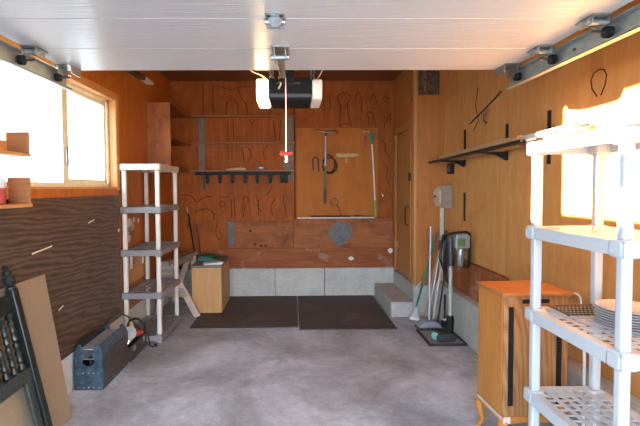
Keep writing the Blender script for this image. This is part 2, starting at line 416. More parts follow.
# closet in the back right corner
hx0, hx1, hz0, hz1 = 1.405, 1.645, 2.475, 2.75
wc = struct(MB().box(SX, hx0, SY, SY+.02, .35, H).box(hx1, XR+.01, SY, SY+.02, .35, H)
            .box(hx0, hx1, SY, SY+.02, .35, hz0).box(hx0, hx1, SY, SY+.02, hz1, H)
            .box(SX, SX+.02, SY+.02, 4.93, .35, H).box(SX, SX+.02, 5.62, YB, .35, H).box(SX, SX+.02, 4.93, 5.62, 2.14, H)
            .box(SX+.12, SX+.14, 4.8, YB, .35, H).build('wall_closet', 'ply_closet'))
MB().box(SX-.012, XR, SY-.03, YB, 0, .35).build('concrete_base', 'step', wc, .006)
MB().box(hx0-.05, hx1+.05, SY+.08, SY+.10, hz0-.05, hz1+.05).build('dark_backing', 'insul', wc)
bm = MB()
for k in range(5):
    x = hx0+.03+.045*k
    bm.tube([(x+random.uniform(-.01,.01), SY+.05+random.uniform(-.012,.012), hz0-.01+.03*j) for j in range(10)], [.016+.010*math.sin(j*1.3+k) for j in range(10)], 8)
bm.build('insulation', 'insul', wc)
MB().box(SX-.008, SX+.022, SY-.010, SY+.06, .35, 2.86).build('corner_board', 'trim_wood', wc, .003)
MB().box(1.448, 1.462, SY-.004, SY, .36, 2.45).build('batten', 'ply_closet', wc)
d1 = struct(MB().box(SX+.022, SX+.055, 4.935, 5.615, .36, 2.13).build('door_1', 'door_wood', None, .003))
bm = MB().box(SX-.012, SX, 4.87, 4.94, .36, 2.19).box(SX-.012, SX, 5.61, 5.68, .36, 2.19).box(SX-.012, SX, 4.87, 5.68, 2.13, 2.20)
bm.build('casing', 'door_wood', d1, .003)
bm = MB().box(SX+.006, SX+.02, 4.95, 4.985, .98, 1.26).tube([(SX+.012, 4.97, 1.23), (SX-.04, 4.97, 1.22), (SX-.045, 4.97, 1.12), (SX-.04, 4.97, 1.02), (SX+.012, 4.97, 1.01)], .009)
bm.build('door_handle', 'black', d1)
bm = MB()
bm.box(SX-.018, SX-.008, 4.865, 4.925, 1.53, 1.61).tube([(SX-.02, 4.895, 1.52), (SX-.02, 4.895, 1.62)], .008)
bm.build('hinge', 'black', d1)
MB().box(SX+.016, SX+.03, 5.56, 5.60, .66, .74).build('latch_plate', 'cream', d1, .003)
st = struct(MB().box(1.095, SX-.012, 4.70, YB-.05, 0, .175).build('step', 'step', None, .012, 3))

# front wall round the open doorway (behind the camera)
struct(MB().box(-1.78, -1.30, YF-.12, YF, 0, H).box(1.28, XR+.2, YF-.12, YF, 0, H).box(-1.30, 1.28, YF-.12, YF, 2.17, H).build('wall_front', 'ply_left'))

# ------------------------------------------------------------------ garage door and its hardware
DZ = 2.14
gd = thing('garage_door', 'white sectional garage door rolled open overhead under the ceiling', 'garage door', (0, 1.3, DZ))
edges = [.25, .63, 1.00, 1.385, 1.765, 2.14, 2.53]
for a, b in zip(edges, edges[1:]):
    MB().box(-1.295, 1.275, a+.0015, b-.0015, DZ, DZ+.045).build('door_panel', 'door_paint', gd, .003, 2)
def hinge(x, y):
    bm = MB().box(x-.04, x+.04, y-.055, y+.055, DZ-.004, DZ).box(x-.036, x+.036, y+.012, y+.020, DZ-.035, DZ)
    bm.tube([(x-.042, y, DZ-.014), (x+.042, y, DZ-.014)], .012, 10)
    bm.prism([(x-.036, DZ-.004), (x+.036, DZ-.004), (x+.012, DZ-.045), (x-.012, DZ-.045)], 'Y', y-.03, y-.022)
    h = bm.build('hinge', 'galv', gd, .001)
    for dx in (-.025, .025):
        for dy in (-.04, .04): MB().lathe([(.008, 0), (.008, .004), (.004, .007)], (x+dx, y+dy, DZ-.003), (0, 0, -1), 8).build('bolt', 'dark_steel', h)
for y in (1.385, 1.765): hinge(-.064, y)
def roller_bracket(sx, y):
    x = -1.262 if sx < 0 else 1.242
    bm = MB().box(x-.035, x+.035, y-.06, y+.06, DZ-.005, DZ).box(x-.035, x-.030, y-.05, y+.03, DZ-.038, DZ).box(x+.030, x+.035, y-.05, y+.03, DZ-.038, DZ)
    bm.box(x-.03, x+.03, y+.035, y+.04, DZ-.022, DZ).tube([(x-.04*1, y-.015, DZ-.02), (x+.04, y-.015, DZ-.02)], .013, 10)
    h = bm.build('roller_bracket', 'galv', gd, .001)
    xr = -1.325 if sx < 0 else 1.305
    MB().tube([(x, y, DZ-.055), (xr, y, DZ-.055)], .006).build('axle', 'dark_steel', h)
    MB().lathe([(.010, -.012), (.024, -.012), (.024, .012), (.010, .012)], (xr, y, DZ-.055), (1, 0, 0), 14).build('roller', 'black', h)
for y in (1.765, 2.14): roller_bracket(-1, y); roller_bracket(1, y)
for sx, x in ((-1, -1.262), (1, 1.242)):     # top fixtures at the leading edge
    bm = MB().box(x-.045, x+.045, 2.39, 2.52, DZ-.005, DZ).box(x-.04, x-.034, 2.42, 2.52, DZ-.045, DZ).box(x+.034, x+.04, 2.42, 2.52, DZ-.045, DZ)
    h = bm.build('top_fixture', 'galv', gd, .001)
    xr = -1.325 if sx < 0 else 1.305
    MB().tube([(x, 2.47, DZ-.055), (xr, 2.47, DZ-.055)], .006).build('axle', 'dark_steel', h)
    MB().lathe([(.010, -.012), (.024, -.012), (.024, .012), (.010, .012)], (xr, 2.47, DZ-.055), (1, 0, 0), 14).build('roller', 'black', h)
bm = MB().box(-.10, -.01, 2.09, 2.22, DZ-.006, DZ).box(-.085, -.079, 2.11, 2.20, DZ-.06, DZ).box(-.031, -.025, 2.11, 2.20, DZ-.06, DZ).tube([(-.10, 2.15, DZ-.04), (-.01, 2.15, DZ-.04)], .014, 10)
bk = bm.build('arm_bracket', 'galv', gd, .001)
bm = MB().bar((-.055, 2.15, DZ-.04), (-.050, 2.56, DZ-.035), .035, .006).bar((-.050, 2.55, DZ-.035), (-.042, 2.66, DZ+.085), .035, .006)
bm.build('door_arm', 'galv', gd, .001)

def track(sx):
    x = -1.335 if sx < 0 else 1.315
    w = .028; o = .0 
    lab = 'galvanised steel door track hanging along the window wall' if sx < 0 else 'galvanised steel door track hanging along the plywood wall with the sun patch'
    t = thing('door_track', lab, 'track', (x, 1.2, DZ-.08), 'overhead garage door tracks')
    k = -1 if sx < 0 else 1
    bm = MB().box(min(x+k*.012, x+k*.016), max(x+k*.012, x+k*.016), -.02, 2.60, DZ-.098, DZ-.012)
    bm.box(min(x-k*.022, x+k*.016), max(x-k*.022, x+k*.016), -.02, 2.60, DZ-.098, DZ-.094).box(min(x-k*.022, x+k*.016), max(x-k*.022, x+k*.016), -.02, 2.60, DZ-.016, DZ-.012)
    bm.box(min(x-k*.022, x-k*.018), max(x-k*.022, x-k*.018), -.02, 2.60, DZ-.098, DZ-.088)
    # the bend down to the doorway
    pts = [(x, -.02-.20*math.sin(a), DZ-.055-.20*(1-math.cos(a))) for a in [PI/2*i/8 for i in range(9)]] + [(x, -.22, .02)]
    for p, q in zip(pts, pts[1:]): bm.bar(p, q, .04, .07, (0, 1, 0) if q[2] < 1.9 else (0, 0, 1))
    bm.build('rail', 'track_steel', t)
    a = MB().bar((x+k*.022, 2.52, DZ-.05), (x+k*.022, 2.52, H), .004, .032, (0, 1, 0))
    a.bar((x+k*.022, 2.52, 2.3), (x+k*.022, 1.9, H), .004, .03, (0, 1, 0))
    a.build('hanger_strap', 'galv', t)
    for y in (2.52, 2.0): MB().lathe([(.008, 0), (.008, .006), (.003, .009)], (x+k*.010, y, DZ-.05), (-k, 0, 0), 8).build('bolt', 'dark_steel', t)
    return t
track(-1); track(1)

# opener
op = thing('garage_door_opener', 'dark grey garage door opener motor with a glowing lamp lens', 'garage door opener', (-.015, 3.0, 2.02))
MB().prism([(-.155, 2.03), (-.145, 2.012), (.125, 2.012), (.135, 2.03), (.135, 2.145), (.12, 2.158), (-.14, 2.158), (-.155, 2.145)], 'Y', 2.86, 3.17).build('motor_housing', 'opener_grey', op, .006)
MB().box(-.10, .06, 2.856, 2.862, 2.118, 2.130).build('name_strip', 'rust_steel', op, .002)
MB().box(-.155, .135, 2.857, 2.866, 2.03, 2.055).build('trim_band', 'charcoal', op, .002)
def lens(x0, x1, mat, nm):
    MB().prism([(2.855, 2.052), (2.875, 2.018), (2.93, 2.012), (3.16, 2.012), (3.16, 2.150), (2.855, 2.150)], 'X', x0, x1).build(nm, mat, op, .01, 3)
lens(-.232, -.157, 'lens_lit', 'lamp_lens')
lens(.137, .205, 'lens_off', 'lamp_lens')
for x in (-.135, .145):
    bm = MB()
    for z0 in [2.14+.045*i for i in range(16)]:
        bm.box(x-.016, x-.006, 2.93, 2.934, z0, z0+.045).box(x+.006, x+.016, 2.93, 2.934, z0, z0+.045).box(x-.016, x+.016, 2.93, 2.934, z0, z0+.018)
    bm.build('hanger_strap', 'galv', op)
MB().box(-.055, -.020, YF, 2.9, 2.215, 2.225).box(-.042, -.033, YF, 2.9, 2.195, 2.255).build('drive_rail', 'galv', op)
MB().box(-.075, .0, 2.62, 2.72, 2.19, 2.235).build('trolley', 'black', op, .004)
MB().box(-.08, .02, 2.80, 2.9, 2.12, 2.24).build('rail_mount', 'black', op, .006)
MB().tube([(-.155, 2.94, 2.145), (-.165, 2.92, 2.165), (-.20, 2.9, 2.185), (-.25, 2.88, 2.20), (-.29, 2.87, 2.225), (-.31, 2.87, 2.28), (-.32, 2.9, 2.5), (-.32, 2.95, H-.025)], .0035).build('wire', 'cream', op)
MB().tube([(.15, 2.95, 2.145), (.175, 2.92, 2.165), (.20, 2.9, 2.20), (.225, 2.9, 2.25), (.24, 2.9, 2.5), (.24, 2.95, H-.025)], .0035).build('wire', 'cream', op)
MB().tube([(-.065, 2.84, 2.21), (-.078, 2.835, 2.15), (-.068, 2.83, 2.11), (-.085, 2.83, 2.08)], .006).build('loose_wire', 'cream', op)

op.location.z += .022

rc = thing('release_cord', 'pale cord with a red pull handle hanging below the opener', 'cord', (-.035, 2.66, 1.66))
MB().tube([(-.036, 2.66, 2.20), (-.034, 2.66, 1.95), (-.035, 2.66, 1.665)], .0035, 6).tube([(-.035, 2.66, 1.66), (-.03, 2.658, 1.625), (-.036, 2.656, 1.61)], .008, 6).build('cord', 'red_cord', rc)
MB().tube([(-.072, 2.66, 1.668), (-.062, 2.66, 1.665), (-.035, 2.66, 1.660), (-.008, 2.66, 1.665), (.004, 2.66, 1.668)], [.010, .014, .012, .014, .010], 10).build('pull_handle', 'red_plastic', rc)

# ------------------------------------------------------------------ resin shelving units
def deck_mesh(W, L, h=.055, nx=7, ny=13, lip=.045, slots=False):
    bm = MB(); t = .010
    # rim
    for a in ((0, t, 0, L), (W-t, W, 0, L), (0, W, 0, t), (0, W, L-t, L)): bm.box(a[0], a[1], a[2], a[3], -h, 0)
    # flat border
    for a in ((t, lip, t, L-t), (W-lip, W-t, t, L-t), (lip, W-lip, t, lip), (lip, W-lip, L-lip, L-t)): bm.box(a[0], a[1], a[2], a[3], -.010, -.001)
    iw, il = W-2*lip, L-2*lip
    for i in range(1, nx):
        w = .012 if slots else .008
        x = lip+iw*i/nx; bm.box(x-w, x+w, lip, L-lip, -.006, -.002)
    for j in range(1, ny):
        w = .007 if slots else .010
        y = lip+il*j/ny; bm.box(lip, W-lip, y-w, y+w, -.0065, -.0025)
    return bm
def shelving(loc, label, deckmat, topmat, postmat, W=.365, L=.60, levels=(1.68, 1.28, .88, .48, .08), nx=8, ny=14, slots=False):
    t = thing('shelving_unit', label, 'shelving unit', loc)
    o = Vector(loc)
    for z in levels:
        bm = deck_mesh(W, L, .055, nx, ny, .045, slots)
        bmesh.ops.translate(bm.bm, verts=bm.bm.verts, vec=o + Vector((0, 0, z)))
        sh = bm.build('shelf', topmat if z == levels[0] else deckmat, t, .003)
        for x in (.034, W-.034):
            for y in (.036, L-.036):
                MB().box(o.x+x-.037, o.x+x+.037, o.y+y-.039, o.y+y+.039, z-.062, z+.004).build('corner_socket', topmat if z == levels[0] else deckmat, sh, .014, 3)
    for x in (.034, W-.034):
        for y in (.036, L-.036):
            bm = MB()
            for a, b in zip([.005]+[l for l in levels[::-1]], levels[::-1]):
                if b - a < .05: continue
                bm.box(o.x+x-.020, o.x+x+.020, o.y+y-.020, o.y+y+.020, a, b-.05)
            bm.box(o.x+x-.020, o.x+x+.020, o.y+y-.020, o.y+y+.020, 0, .03)
            bm.build('post', postmat, t, .010, 3)
    return t
shelving((-1.591, 3.955, 0), 'five-tier resin shelving unit with grey lattice shelves on cream posts', 'grey_deck', 'beige_plastic', 'post_white', .375, .67, (1.68, 1.28, .88, .48, .08), 5, 10)
shelving((1.145, 1.455, 0), 'white resin shelving unit holding a stack of plates', 'white_plastic', 'white_plastic', 'white_plastic', .365, .62, (1.662, 1.258, .858, .457, .08), 6, 12, True)

# ------------------------------------------------------------------ things on the white shelving unit
pz = .861
plate = None
for k in range(8):
    z = pz + .0105*k
    lab = 'white plate in a stack of eight on the white shelving unit'
    if k == 7: lab = 'white plate on top of the stack on the white shelving unit'
    if k == 0: lab = 'white plate at the bottom of the stack on the white shelving unit'
    if plate is None:
        plate = MB().lathe([(.065, 0), (.07, .0), (.112, .010), (.118, .0125), (.118, .0145), (.109, .0135), (.068, .004), (.002, .004)], (1.40, 1.745, z), (0, 0, 1), 40).build('plate', 'plate', None, 0, 2, (1.40, 1.745, z))
        tag(plate, lab, 'plate', 'stacked plates')
    else:
        p = plate.copy(); COL.objects.link(p); p.location = (1.40+random.uniform(-.002,.002), 1.745+random.uniform(-.002,.002), z); p['label'] = lab
rk = MB()
for i in range(13): rk.tube([(1.245+.018*i, 1.885, .870), (1.245+.018*i, 2.04, .870)], .0022, 6)
for j in range(6): rk.tube([(1.238, 1.89+.029*j, .874), (1.47, 1.89+.029*j, .874)], .0028, 6)
rk.tube([(1.238, 1.885, .874), (1.47, 1.885, .874), (1.47, 2.04, .874), (1.238, 2.04, .874), (1.238, 1.885, .874)], .004, 6)
for x in (1.25, 1.46):
    for y in (1.9, 2.03): rk.tube([(x, y, .8635), (x, y, .874)], .004, 6)
tag(rk.build('wire_rack', 'rust_steel', None, 0, 2, (1.35, 1.96, .861)), 'dark wire rack lying on the white shelf beside the plates', 'rack')

# ------------------------------------------------------------------ cabinet on cabriole legs
ca = math.radians(3)
cab = thing('cabinet', 'honey oak cabinet with dark grilles standing on short curved legs', 'cabinet', (1.14, 2.27, 0))
cab.rotation_euler = (0, 0, ca)
class LB(MB):
    pass
def cpart(bm, name, mat, parent=None, bevel=0, seg=2):
    # local coordinates of the cabinet: x to the right, y to the back
    bmesh.ops.recalc_face_normals(bm.bm, faces=bm.bm.faces)
    me = bpy.data.meshes.new(name); bm.bm.to_mesh(me); bm.bm.free()
    for p in me.polygons: p.use_smooth = True
    me.set_sharp_from_angle(angle=math.radians(35)); me.materials.append(M[mat])
    o = bpy.data.objects.new(name, me); COL.objects.link(o); o.parent = parent or cab
    if bevel:
        md = o.modifiers.new('bevel', 'BEVEL'); md.width = bevel; md.segments = seg; md.limit_method = 'ANGLE'
    return o
cpart(MB().box(0, .37, .014, .28, .195, .857), 'body', 'oak_side', None, .004)
cpart(MB().box(.002, .368, 0, .016, .195, .857), 'front_panel', 'oak', None, .003)
cpart(MB().box(-.012, .385, -.016, .292, .857, .878), 'cabinet_top', 'oak_top', None, .006, 3)
cpart(MB().box(-.006, .376, -.008, .286, .160, .197), 'base_apron', 'oak_side', None, .005)
cpart(MB().box(-.008, -.005, -.0, .27, .180, .198).box(.0, .04, -.0095, -.007, .162, .199), 'worn_edge', 'oak_worn')
for x in (.042, .315):
    bm = MB().box(x-.014, x+.014, -.003, .002, .255, .80)
    for i in range(33): bm.box(x-.013, x+.013, -.006, -.002, .262+.016*i, .269+.016*i)
    cpart(bm, 'grille', 'black')
bm = MB().box(.105, .255, -.003, .002, .818, .840)
for i in range(9): bm.box(.108+.0163*i, .117+.0163*i, -.006, -.002, .819, .839)
cpart(bm, 'grille', 'black')
for x, y, kx, ky in ((.02, .02, -1, -1), (.35, .02, 1, -1), (.02, .26, -1, 1), (.35, .26, 1, 1)):
    pts = [(x, y, .18), (x+kx*.012, y+ky*.012, .14), (x+kx*.010, y+ky*.010, .10), (x-kx*.002, y-ky*.002, .06), (x, y, .03), (x+kx*.014, y+ky*.014, .010), (x+kx*.02, y+ky*.02, .0)]
    cpart(MB().tube(pts, [.026, .028, .022, .015, .013, .017, .014], 10), 'leg', 'oak_side')

rod = MB().tube([(1.585, 2.27, 0), (1.585, 2.27, .81)], .008, 10).lathe([(.012, 0), (.02, .01), (.02, .03), (.012, .04)], (1.585, 2.27, .70), (0, 0, 1), 12).box(1.565, 1.60, 2.255, 2.285, .71, .73)
tag(rod.build('rod', 'white_paint', None, 0, 2, (1.585, 2.27, 0)), 'thin white rod with a collar upright between oak cabinet and wall', 'rod')
wh = MB().tube([(1.60, 2.46, .865-.46), (1.605, 2.46, .78)] + arc((1.605+.043, 2.46, .78), .043, PI, 0, 8, 'XZ', .045) + [(1.691, 2.46, .74)], .005, 8)
tag(wh.build('bent_wire', 'white_paint', None, 0, 2, (1.60, 2.46, .405)), 'white bent wire hoop standing on the concrete curb behind the cabinet', 'wire')

# ------------------------------------------------------------------ boards on wall brackets, right wall
def zl(y): return 1.712 + .017*(4.17-y)      # the brackets rise slightly towards the doorway
for y, z0, z1, lab in ((4.17, 1.66, 2.01, 'black slotted wall bracket farthest from the white shelf, under the board ends'),
                       (3.35, 1.66, 1.945, 'black slotted wall bracket in the middle of the stored boards'),
                       (2.80, 1.60, 1.95, 'black slotted wall bracket beside the sun patch')):
    za = zl(y); t = thing('wall_bracket', lab, 'bracket', (XR, y, 1.70), 'brackets carrying the stored boards')
    MB().box(XR-.014, XR, y-.012, y+.012, z0, z1).build('standard', 'black', t, .001)
    MB().prism([(XR-.012, za-.07), (XR-.012, za), (1.47, za), (1.47, za-.012), (1.60, za-.022)], 'Y', y-.006, y+.006).build('arm', 'black', t)
def strip(p0, p1, w, h, mat, name, lab):
    p0 = (p0[0], p0[1], zl(p0[1])+p0[2]); p1 = (p1[0], p1[1], zl(p1[1])+p1[2])
    bm = MB().bar(p0, p1, w, h)
    tag(bm.build(name, mat, None, .002, 2, p0), lab, name.replace('_', ' '), 'long stock stored on the wall brackets')
b0 = MB().tube([(1.485, 4.62, zl(4.62)+.012), (1.485, 2.75, zl(2.75)+.012)], .0115, 10)
tag(b0.build('pipe', 'pipe_dark', None, 0, 2, (1.485, 4.62, 1.716)), 'dark steel pipe lying along the front of the wall brackets', 'pipe', 'long stock stored on the wall brackets')
strip((1.52, 4.52, .010), (1.52, 2.62, .010), .034, .018, 'pipe_dark', 'metal_strip', 'dark flat metal strip beside the pipe on the wall brackets')
strip((1.56, 4.50, .012), (1.56, 2.20, .012), .036, .022, 'mould_tan', 'wood_strip', 'long tan wood strip reaching nearest the white shelf')
strip((1.60, 4.45, .012), (1.60, 2.36, .012), .036, .022, 'mould_tan', 'wood_strip', 'shorter tan wood strip lying on the brackets near the wall')
strip((1.645, 4.3, .014), (1.645, 2.50, .014), .04, .026, 'mould_tan', 'wood_strip', 'tan wood strip lying closest to the wall on the brackets')
strip((1.535, 4.40, .044), (1.535, 2.86, .044), .04, .036, 'mould_tan', 'moulding', 'tan moulding on top of the stored boards, ending nearest the back')
strip((1.58, 4.30, .043), (1.58, 2.60, .043), .04, .034, 'mould_white', 'moulding', 'cream moulding on top of the stored boards, in the middle')
strip((1.64, 4.25, .052), (1.64, 2.45, .052), .05, .044, 'mould_white', 'moulding', 'cream moulding on top of the stored boards, against the wall')

tag(MB().box(XR-.012, XR, 4.155, 4.185, 1.115, 1.395).box(XR-.016, XR-.012, 4.165, 4.175, 1.12, 1.39).build('metal_strip', 'black_matte', None, .002, 2, (XR, 4.17, 1.25)), 'black vertical metal strip on the wall above the vacuum', 'metal strip')
t = thing('outlet_box', 'small black square outlet box under the stored boards', 'outlet', (XR, 4.50, 1.64))
MB().box(XR-.035, XR, 4.45, 4.58, 1.59, 1.70).build('box', 'black', t, .006)
MB().box(XR-.039, XR-.034, 4.48, 4.55, 1.615, 1.675).build('cover', 'charcoal', t, .003)
t = thing('hook', 'dark metal hook with a crooked wire high on the plywood wall', 'hook', (XR, 3.75, 2.1))
MB().tube([(XR-.004, 3.68, 2.12), (XR-.03, 3.70, 2.10), (XR-.035, 3.70, 2.03), (XR-.01, 3.70, 2.0)], .008).build('hook', 'dark_steel', t)
MB().tube([(XR-.006, 4.06, 2.05), (XR-.010, 3.75, 2.13), (XR-.006, 3.45, 2.22)], .006).build('wire', 'dark_steel', t)

# dispenser box and its conduit
t = thing('dispenser', 'cream and brown wall dispenser box in the closet corner', 'dispenser', (1.64, 4.62, 1.22))
MB().prism([(1.695, 1.225), (1.595, 1.235), (1.56, 1.29), (1.56, 1.41), (1.595, 1.462), (1.695, 1.472)], 'Y', 4.50, 4.70).build('case', 'cream', t, .006)
MB().prism([(1.695, 1.222), (1.592, 1.232), (1.575, 1.262), (1.575, 1.44), (1.592, 1.465), (1.695, 1.475)], 'Y', 4.485, 4.502).build('end_cover', 'box_brown', t, .003)
MB().lathe([(.0, 0), (.014, 0), (.014, .01), (.0, .012)], (1.56, 4.63, 1.35), (-1, 0, 0), 12).build('knob', 'dark_steel', t)
tag(MB().box(1.645, 1.69, SY-.035, SY-.012, .36, 1.30).build('conduit', 'cream_paint', None, .004, 2, (1.667, SY-.024, .36)), 'cream vertical board running down below the dispenser box', 'board')

# ------------------------------------------------------------------ cleaning tools by the closet
t = thing('boot_tray', 'low black edged tray mat under the stick vacuum', 'tray', (1.42, 4.03, 0))
MB().box(1.25, 1.59, 3.83, 4.24, 0, .010).build('tray_floor', 'tray_mat', t)
bm = MB()
for a in ((1.245, 1.262, 3.825, 4.245), (1.578, 1.595, 3.825, 4.245), (1.245, 1.595, 3.825, 3.842), (1.245, 1.595, 4.228, 4.245)): bm.box(a[0], a[1], a[2], a[3], 0, .022)
bm.build('raised_rim', 'rubber_edge', t, .003)

v = thing('vacuum_cleaner', 'grey upright stick vacuum with clear dust cup and teal cap', 'vacuum cleaner', (1.47, 3.97, .011))
MB().prism([(1.345, .018), (1.505, .012), (1.52, .03), (1.52, .06), (1.47, .085), (1.36, .075), (1.345, .05)], 'Y', 3.90, 4.03).build('floor_head', 'charcoal', v, .008)
MB().lathe([(.0, 0), (.034, 0), (.036, .006), (.036, .02), (.030, .024)], (1.352, 3.97, .050), (-.8, -.6, 0), 20).build('end_cap', 'teal', v)
MB().tube([(1.485, 3.97, .06), (1.487, 3.97, .20), (1.487, 3.97, .24)], [.03, .034, .028], 14).build('neck', 'black', v)
MB().tube([(1.487, 3.97, .23), (1.487, 3.97, .73)], .019, 16).build('wand', 'vac_tube', v)
MB().tube([(1.487, 3.97, .71), (1.485, 3.97, .78), (1.48, 3.97, .98)], [.026, .030, .024], 14).build('upper_wand', 'charcoal', v)
MB().lathe([(.060, 0), (.066, .015), (.066, .17), (.060, .185)], (1.578, 3.97, .70), (0, 0, 1), 24).build('dust_cup', 'dust_cup', v)
MB().lathe([(.028, 0), (.030, .01), (.036, .15), (.03, .17)], (1.578, 3.97, .71), (0, 0, 1), 16).build('filter', 'vac_grey', v)
MB().prism([(1.512, .88), (1.645, .88), (1.65, .99), (1.63, 1.012), (1.53, 1.012), (1.51, .985)], 'Y', 3.91, 4.04).build('motor_pod', 'vac_grey', v, .012, 3)
MB().box(1.53, 1.60, 3.903, 3.912, .905, .975).build('label_panel', 'olive', v, .004)
MB().tube([(1.44, 3.97, 1.0), (1.52, 3.97, 1.022), (1.63, 3.97, 1.03), (1.662, 3.97, 1.015), (1.665, 3.97, .9), (1.662, 3.97, .72), (1.64, 3.97, .69)], .011, 10).build('handle', 'black', v)
bm = MB()
for k in range(4):
    bm.tube([(1.435+.012*k, 4.0+.01*k, 1.0), (1.405+.015*k, 4.0, .92), (1.395+.018*k, 4.01, .78-.03*k), (1.42+.012*k, 4.0, .68-.04*k), (1.455, 4.0, .76), (1.46, 4.0, .9), (1.445, 4.0, 1.0)], .006, 6)
bm.build('power_cord', 'black', v)

t = thing('floor_mop', 'grey flat headed mop with a tall silver pole', 'mop', (1.40, 4.33, 0))
MB().prism([(1.265, 4.25), (1.46, 4.252), (1.53, 4.34), (1.52, 4.42), (1.27, 4.40)], 'Z', 0, .028).build('mop_skirt', 'charcoal', t, .006)
MB().prism([(1.27, .02), (1.53, .02), (1.50, .055), (1.44, .085), (1.36, .085), (1.30, .055)], 'Y', 4.262, 4.41).build('mop_head', 'grey_pan', t, .012, 3)
MB().tube([(1.405, 4.34, .08), (1.47, 4.50, 1.03)], .011, 12).build('pole', 'silver_pole', t)

t = thing('squeegee_mop', 'green handled mop with a white head beside the concrete step', 'mop', (1.33, 4.6, 0))
MB().obox((1.33, 4.60, .02), (.115, .05, .03), (0, .18, 0)).build('foam_head', 'white_paint', t, .006)
MB().prism([(1.29, .04), (1.385, .025), (1.372, .07), (1.355, .15), (1.335, .15), (1.315, .08)], 'Y', 4.575, 4.625).build('bracket', 'white_plastic', t, .006)
MB().tube([(1.343, 4.60, .13), (1.60, 4.675, .95)], .011, 10).build('handle', 'green', t)
MB().tube([(1.37, 4.59, .33), (1.345, 4.58, .37), (1.36, 4.58, .39), (1.40, 4.60, .42)], .008, 8).build('wringer_lever', 'white_plastic', t)

POLES = (((1.385, 4.46, 0), (1.625, 4.64, .86), 'pole', 'tan_brush', 'tan pole leaning in the corner, nearest the green mop'),
         ((1.435, 4.50, 0), (1.645, 4.62, .93), 'pole', 'silver_pole', 'silver pole leaning in the corner, second from the green mop'),
         ((1.480, 4.46, 0), (1.66, 4.56, .98), 'pole', 'chip_white', 'pale pole leaning in the corner beside the vacuum wand'),
         ((1.535, 4.46, 0), (1.67, 4.50, .90), 'pole', 'charcoal', 'dark pole leaning in the corner closest to the curb'))
for a, b, nm, mt, lab in POLES:
    t = thing(nm, lab, 'pole', a, 'poles leaning in the closet corner')
    MB().tube([a, b], .009, 10).build('shaft', mt, t)
    d = (Vector(b)-Vector(a)).normalized()
    MB().tube([Vector(b)-d*.10, Vector(b)+d*.005], .012, 10).build('grip', 'charcoal', t)
t = thing('hand_broom', 'short black broom with a pale band behind the vacuum', 'broom', (1.545, 4.34, 0))
MB().prism([(1.535, .012), (1.598, .012), (1.59, .09), (1.54, .09)], 'Y', 4.31, 4.36).build('bristles', 'black_matte', t, .003)
MB().box(1.535, 1.596, 4.305, 4.365, .085, .10).build('band', 'chip_white', t, .002)
MB().tube([(1.565, 4.335, .09), (1.575, 4.36, .34)], .010, 8).build('handle', 'black', t)

# ------------------------------------------------------------------ back wall: shelves, hooks, hanging tools
ws = thing('wall_shelving', 'three long thin shelves with grey upright boards on the back wall', 'shelf', (-.65, YB, 1.68))
for z, x0, x1 in ((2.385, -1.325, .04), (2.035, -1.335, .04), (1.672, -1.335, .035)):
    MB().box(x0, x1, YB-.115, YB, z, z+.016).build('shelf_board', 'shelf_wood', ws, .002)
MB().box(-.112, .028, YB-.024, YB, 1.55, 2.385).build('upright_board', 'grey_wood', ws, .003)
MB().box(-1.235, -1.15, YB-.024, YB, 1.69, 2.385).build('upright_board', 'grey_wood', ws, .003)
MB().box(-1.18, -1.155, YB-.03, YB-.024, 1.42, 1.67).bar((-1.167, YB-.03, 1.44), (-1.167, YB-.10, 1.66), .016, .006).build('support_bracket', 'dark_steel', ws)
t = thing('hook_rail', 'black rail of eight hooks under the lowest back shelf', 'hook rail', (-.65, YB, 1.63))
MB().box(-1.27, -.02, YB-.10, YB-.08, 1.625, 1.668).build('rail', 'black', t, .002)
for x in (-1.105, -.943, -.779, -.616, -.452, -.285, -.135, -.075):
    MB().prism([(x-.024, 1.645), (x+.024, 1.645), (x+.020, 1.535), (x+.010, 1.515), (x-.010, 1.515), (x-.020, 1.535)], 'Y', YB-.112, YB-.098).tube([(x, YB-.105, 1.54), (x, YB-.125, 1.525), (x, YB-.135, 1.545)], .007).build('hook', 'black', t, .002)
tag(MB().prism([(-.86, 1.692), (-.60, 1.692), (-.60, 1.715), (-.68, 1.728), (-.80, 1.715), (-.86, 1.70)], 'Y', YB-.10, YB-.03).build('wood_offcut', 'mould_tan', None, .002, 2, (-.73, YB-.065, 1.692)), 'tan wood offcut lying on the lowest back shelf', 'offcut')
t = thing('tin', 'small pale tin tipped over on the lowest back shelf', 'tin', (-.41, YB-.07, 1.692))
MB().lathe([(.02, 0), (.028, .003), (.028, .055), (.02, .058)], (-.44, YB-.07, 1.72), (1, 0, 0), 14).build('can', 'galv', t)
MB().lathe([(.0, 0), (.024, 0), (.024, .004), (0, .005)], (-.382, YB-.07, 1.72), (1, 0, 0), 14).build('lid', 'chip_white', t)

ty = YB-.065
t = thing('rake', 'pale handled weeding rake with a wavy head hanging on the back wall', 'rake', (.44, ty, 1.25))
MB().tube([(.30, ty, 2.215), (.34, ty-.01, 2.195), (.40, ty-.012, 2.188), (.45, ty-.012, 2.185), (.51, ty-.012, 2.19), (.57, ty-.01, 2.20), (.60, ty, 2.185), (.605, ty-.005, 2.165)], .012, 8).build('head', 'chrome', t)
MB().tube([(.448, ty-.005, 2.19), (.448, ty-.005, 2.13)], .016, 10).build('socket', 'dark_steel', t)
MB().tube([(.448, ty-.005, 2.14), (.443, ty-.005, 1.73)], .012, 10).build('handle', 'silver_pole', t)
MB().tube([(.443, ty-.005, 1.74), (.438, ty-.005, 1.42)], .015, 10).build('green_grip', 'olive', t)
MB().tube([(.438, ty-.005, 1.43), (.436, ty-.005, 1.245)], .016, 10).build('end_grip', 'charcoal', t)

